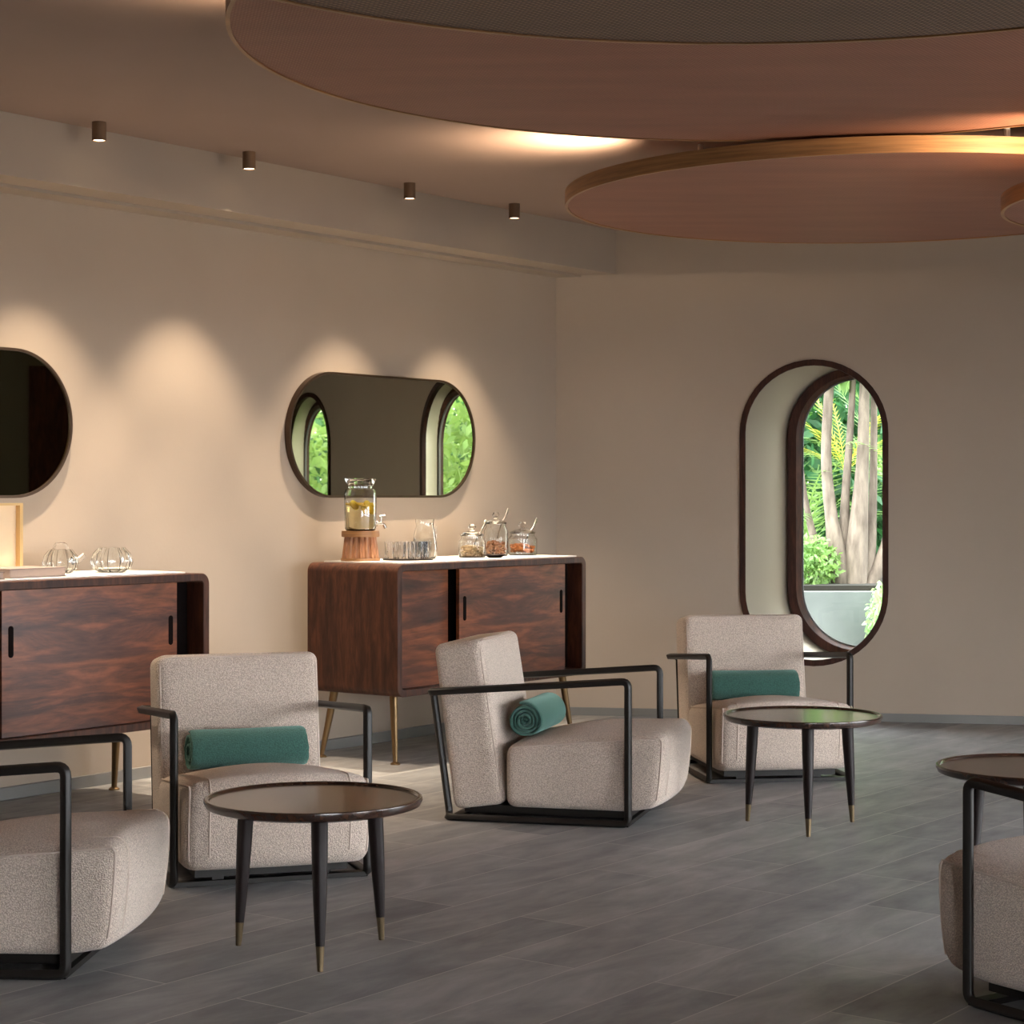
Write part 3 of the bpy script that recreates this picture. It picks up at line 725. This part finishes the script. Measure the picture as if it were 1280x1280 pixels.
# towel rolls
def towel_mesh(L, R, turns, seed):
    rnd = random.Random(seed); bm = bmesh.new(); n = int(turns*28)
    r0 = .012; pitch = (R-r0)/turns; th = pitch*.86
    xs = [-L/2, -L/2+.006, -L/2+.02, 0, L/2-.02, L/2-.006, L/2]
    grid = []
    for i in range(n+1):
        a = 2*PI*turns*i/n; r = r0+(R-r0)*i/n
        off = .004*math.sin(a*.5)+rnd.uniform(-.0015, .0015)
        col = []
        for j, x in enumerate(xs):
            e = abs(j-3)
            k = {3: .35, 2: .8}.get(e, 1.0)
            xo = x+(off if j < 3 else -off if j > 3 else 0)
            wob = 1+.012*math.sin(3*a+x*14)
            ro, ri = (r-th/2+th/2*k)*wob, (r-th/2-th/2*k)*wob
            sq = 1-.07*(1 if math.sin(a) < 0 else 0)*abs(math.sin(a))
            col.append((bm.verts.new((xo, ro*math.cos(a), ro*math.sin(a)*sq)), bm.verts.new((xo, ri*math.cos(a), ri*math.sin(a)*sq))))
        grid.append(col)
    for i in range(n):
        for j in range(6):
            bm.faces.new((grid[i][j][0], grid[i+1][j][0], grid[i+1][j+1][0], grid[i][j+1][0]))
            bm.faces.new((grid[i][j][1], grid[i][j+1][1], grid[i+1][j+1][1], grid[i+1][j][1]))
        for j in (0, 6): bm.faces.new((grid[i][j][0], grid[i][j][1], grid[i+1][j][1], grid[i+1][j][0]))
    for i in (0, n):
        for j in range(6): bm.faces.new((grid[i][j][0], grid[i][j+1][0], grid[i][j+1][1], grid[i][j][1]))
    return bm
for k, lab in ((0, 'rolled dark green towel on the armchair behind the left round table'), (1, 'rolled green towel with its spiral end showing, on the middle armchair'), (3, 'rolled green towel on the armchair under the capsule window')):
    c, f, _ = CH[k]; f = Vector(f).normalized()
    p = Vector(c)-f*0.085
    o = obj('rolled_towel', towel_mesh(.42, .077, 4.3, k), M_TOWEL, None, True, 60)
    o.location = (p.x, p.y, 0.394); o.rotation_euler = (0, 0, rot_for(f)+{0: .03, 1: .0, 3: -.03}[k])
    tag(o, lab, 'towel', 'rolled green towels')

# ------------------------------------------------------------------ round tables
def table(lab, c, a0):
    t = thing('side_table', lab, 'table', (c[0], c[1], 0), a0, 'round dark wood tables')
    R = .311
    top = obj('table_top', lathe([(0, .414), (R-.022, .414), (R-.006, .420), (R, .434), (R-.001, .441), (R-.004, .443), (R-.012, .443), (R-.015, .4405), (R-.017, .4365), (0, .4365)], 96), M_TABLE, t)
    for k in range(3):
        a = k*2*PI/3; d = Vector((math.cos(a), math.sin(a), 0))
        T = d*.214+Vector((0, 0, .416)); B = d*.240
        def at(q): return T.lerp(B, q)
        l = obj('leg', tube([at(0), at(.03), at(.25), at(.55), at(.84)], [.026, .0235, .0225, .019, .0125], seg=18), M_LEG, t)
        obj('brass_tip', tube([at(.835), at(.845), at(.99), at(1)], [.0128, .0122, .0085, .0083], seg=16), M_TIP, l)
    return t
table('round dark wooden table in front of the armchair on the left', (-.566, 5.705), math.radians(-80))
table('round dark wooden table reflecting green, before the capsule window armchair', (1.1435, 7.87), math.radians(-93))
table('round dark wooden table at the right edge behind the corner armchair', (1.665, 6.36), math.radians(200))

# ------------------------------------------------------------------ garden outside
bm = bmesh.new(); add_prism(bm, [tuple(at_right(-3, .28)), tuple(at_right(16, .28)), (18, 30), (-6, 30)], -.15, -.02); struct('garden_ground', bm, M_SOIL)
M_BOUNCE = plaster('bounce_stone', (0.15, 0.135, 0.125), (0.20, 0.178, 0.165), 1.0)  # colour chosen for the tint it bounces into the room
bm = bmesh.new(); add_prism(bm, [(EX+.36, -3.26), (-12, -3.26), (-12, -30), (45, -30), (45, 30), (18.01, 30), (EX+.36, 10.9)], -.2, -.1); struct('added_ground', bm, M_BOUNCE)  # unseen ground added to cut light rising through the openings
bm = bmesh.new(); add_prism(bm, [(-2.5, 15.0), (4.2, 15.0), (4.2, 15.18), (-2.5, 15.18)], -.1, .58); bevel(bm, .01); struct('garden_wall', bm, M_CONC)
bm = bmesh.new(); add_prism(bm, [(-2.5, 15.19), (4.2, 15.19), (4.2, 24), (-2.5, 24)], -.02, .62); struct('garden_bed_ground', bm, plaster('dark_soil', (0.006, 0.005, 0.003), (0.02, 0.016, 0.01), 1.0))
def leaf_cloud(n, rad, size, seed, hang=0.3, z0=0.0):
    rnd = random.Random(seed); bm = bmesh.new()
    for i in range(n):
        while True:
            p = Vector((rnd.uniform(-1, 1), rnd.uniform(-1, 1), rnd.uniform(-1, 1)))
            if .25 < p.length < 1: break
        p = Vector((p.x*rad[0], p.y*rad[1], p.z*rad[2]+z0))
        s = size*rnd.uniform(.6, 1.4); d = Vector((rnd.uniform(-1, 1), rnd.uniform(-1, 1), rnd.uniform(-1, .6)-hang)).normalized()
        w = d.cross(Vector((rnd.uniform(-1, 1), rnd.uniform(-1, 1), rnd.uniform(-1, 1)))).normalized()*s*.22
        m = p+d*s*.5+Vector((0, 0, .06*s))
        a, b, c, e = (bm.verts.new(q) for q in (p, m+w, p+d*s, m-w)); bm.faces.new((a, b, c)); bm.faces.new((a, c, e))
    return bm
def fronds(n, L, seed, width=.10, droop=1.0):
    rnd = random.Random(seed); bm = bmesh.new()
    for i in range(n):
        a = rnd.random()*2*PI; el = rnd.uniform(.5, 1.35); l = L*rnd.uniform(.7, 1.1)
        p = Vector((0, 0, 0)); d = Vector((math.cos(a)*math.cos(el), math.sin(a)*math.cos(el), math.sin(el)))
        steps = 18
        for k in range(steps):
            q = p+d*l/steps; d = (d+Vector((0, 0, -.055*droop))).normalized()
            sd = d.cross(Vector((0, 0, 1))); sd = sd.normalized() if sd.length > .01 else Vector((1, 0, 0))
            if k > 2:
                for sgn in (-1, 1):
                    ll = width*l*math.sin(PI*(k/steps)**.8)+.02
                    tip = q+sd*sgn*ll+d*ll*.7-Vector((0, 0, .25*ll))
                    w = d*l/steps*.4
                    bm.faces.new([bm.verts.new(v) for v in (p, p+w, tip)])
            w = sd*.006
            bm.faces.new([bm.verts.new(v) for v in (p-w, p+w, q+w, q-w)])
            p = q
    return bm
# the multi-stem tree in the window
t = thing('garden_tree', 'pale multi-stemmed tree rising behind the concrete planter outside the window', 'tree', (2.61, 15.6, .55))
STEMS = [([(-.02, 0, 0), (-.10, .02, .45), (-.16, .05, 1.0), (-.13, .06, 1.6), (-.05, .05, 2.4)], [.09, .052, .042, .038, .034]),
         ([(.02, .05, 0), (-.01, .08, .6), (.05, .1, 1.3), (.10, .1, 2.4)], [.07, .035, .028, .024]),
         ([(.05, -.02, 0), (.09, 0, .5), (.13, .02, 1.0), (.15, .05, 1.7), (.22, .1, 2.5)], [.10, .068, .05, .042, .036]),
         ([(.15, .05, 0), (.22, .1, .5), (.24, .15, 1.2), (.25, .2, 2.4)], [.06, .035, .03, .025]),
         ([(.16, .0, -.02), (.28, .05, .25), (.42, .1, .6), (.5, .1, 1.4), (.5, .1, 2.4)], [.06, .05, .042, .035, .03]),
         ([(-.12, .1, 0), (-.28, .2, .6), (-.34, .3, 1.2), (-.22, .3, 2.2)], [.04, .022, .018, .016]),
         ([(.2, .1, 0), (.36, .2, .4), (.40, .3, 1.3), (.36, .3, 2.4)], [.05, .03, .022, .02])]
for path, rr in STEMS:
    P = [Vector(p) for p in path]; fine = fillet(P, .4, 5)
    def rad_at(q):
        x = q*(len(rr)-1); i = min(int(x), len(rr)-2); return rr[i]*(1-(x-i))+rr[i+1]*(x-i)
    obj('trunk', tube(fine, [rad_at(k/(len(fine)-1)) for k in range(len(fine))], seg=12), M_BARK, t)
obj('foliage', leaf_cloud(2600, (1.6, 1.0, .9), .20, 3, .4, 2.6), M_LEAF[0], t)
# shrubs and palms
protos = {}
def plant(kind, x, y, z, sc, rot, lab):
    if kind not in protos:
        t = thing('garden_shrub' if kind in ('shrub', 'dark', 'pale', 'shrubby') else 'garden_palm', lab, 'plant', (x, y, z), rot, 'garden plants outside the windows')
        if kind == 'shrub': obj('foliage', leaf_cloud(1300, (.5, .4, .42), .11, 11, .1, .36), M_LEAF[0], t)
        if kind == 'dark': obj('foliage', leaf_cloud(2600, (1.2, .8, 1.5), .20, 12, .3, 1.3), M_LEAF[1], t)
        if kind == 'pale': obj('foliage', leaf_cloud(1800, (1.0, .7, 1.2), .22, 13, .4, 1.1), M_LEAF[2], t)
        if kind == 'shrubby': obj('foliage', leaf_cloud(3600, (1.0, .7, 1.5), .13, 21, .3, 1.3), M_LEAF[0], t)
        if kind == 'palm': obj('fronds', fronds(15, 1.5, 14), M_LEAF[0], t)
        if kind == 'yellow': obj('fronds', fronds(11, 1.2, 15, .07, .7), M_LEAF[3], t)
        if kind in ('shrub', 'dark', 'pale', 'shrubby'): obj('stem', tube([(0, 0, 0), (.02, 0, .3), (0, .02, .7*(1 if kind != 'shrub' else .4))], [.03, .025, .015], seg=8), M_BARK, t)
        protos[kind] = t; t.scale = (sc,)*3 if not isinstance(sc, tuple) else sc
    else:
        t = dup(protos[kind], (x, y, z), rot, lab); t.scale = (sc,)*3 if not isinstance(sc, tuple) else sc
P_ = [('shrub', 2.30, 15.50, .61, .50, 0, 'bright leafy shrub at the foot of the pale tree outside the window'),
      ('pale', 2.76, 14.72, -.02, (.17, .17, .31), .5, 'pale climbing plant in front of the concrete planter'),
      ('yellow', 2.75, 16.5, 1.5, .8, 1, 'yellow-tipped upright plant behind the pale tree stems'),
      ('palm', 3.1, 16.3, 1.3, .9, 2, 'arching green palm at the right side of the window view'),
      ('palm', 2.45, 16.9, .8, 1.1, .4, 'arching green palm behind the left stem of the pale tree'),
      ('dark', 2.75, 18.2, .6, 1.1, 1.1, 'dark leafy shrub filling the middle of the garden behind the tree'),
      ('dark', 0.2, 18.2, .6, 1.1, 3.0, 'dark leafy shrub in the garden far to the left behind the planter'),
      ('dark', 5.3, 18.2, .0, 1.2, 4.2, 'dark leafy shrub in the garden to the right beyond the planter end'),
      ('pale', 1.5, 20.1, .6, 1.7, 2.2, 'pale leafy shrub far back on the left of the garden'),
      ('pale', 4.1, 20.1, .6, 1.8, 5.2, 'pale leafy shrub far back on the right of the garden'),
      ('shrubby', 5.5, 13.1, -.02, 1.0, .3, 'bright tall leafy shrub reflected in the right end of the mirror'),
      ('dark', 7.6, 13.9, -.02, 1.0, 1.3, 'dark tall shrub behind the bright one in the mirror reflection'),
      ('palm', 6.4, 12.5, -.02, 1.1, 2.3, 'green palm beside the bright shrub in the mirror reflection'),
      ('shrubby', 9.8, 14.5, -.02, 1.1, 3.3, 'bright leafy shrub farthest off in the mirror reflection'),
      ('shrubby', 8.0, 12.0, -.02, .9, 4.3, 'bright leafy shrub reflected in the left end of the mirror'),
      ('dark', 10.2, 12.4, -.02, 1.0, 5.3, 'dark shrub behind the one reflected at the left end of the mirror')]
for a in P_: plant(*a)
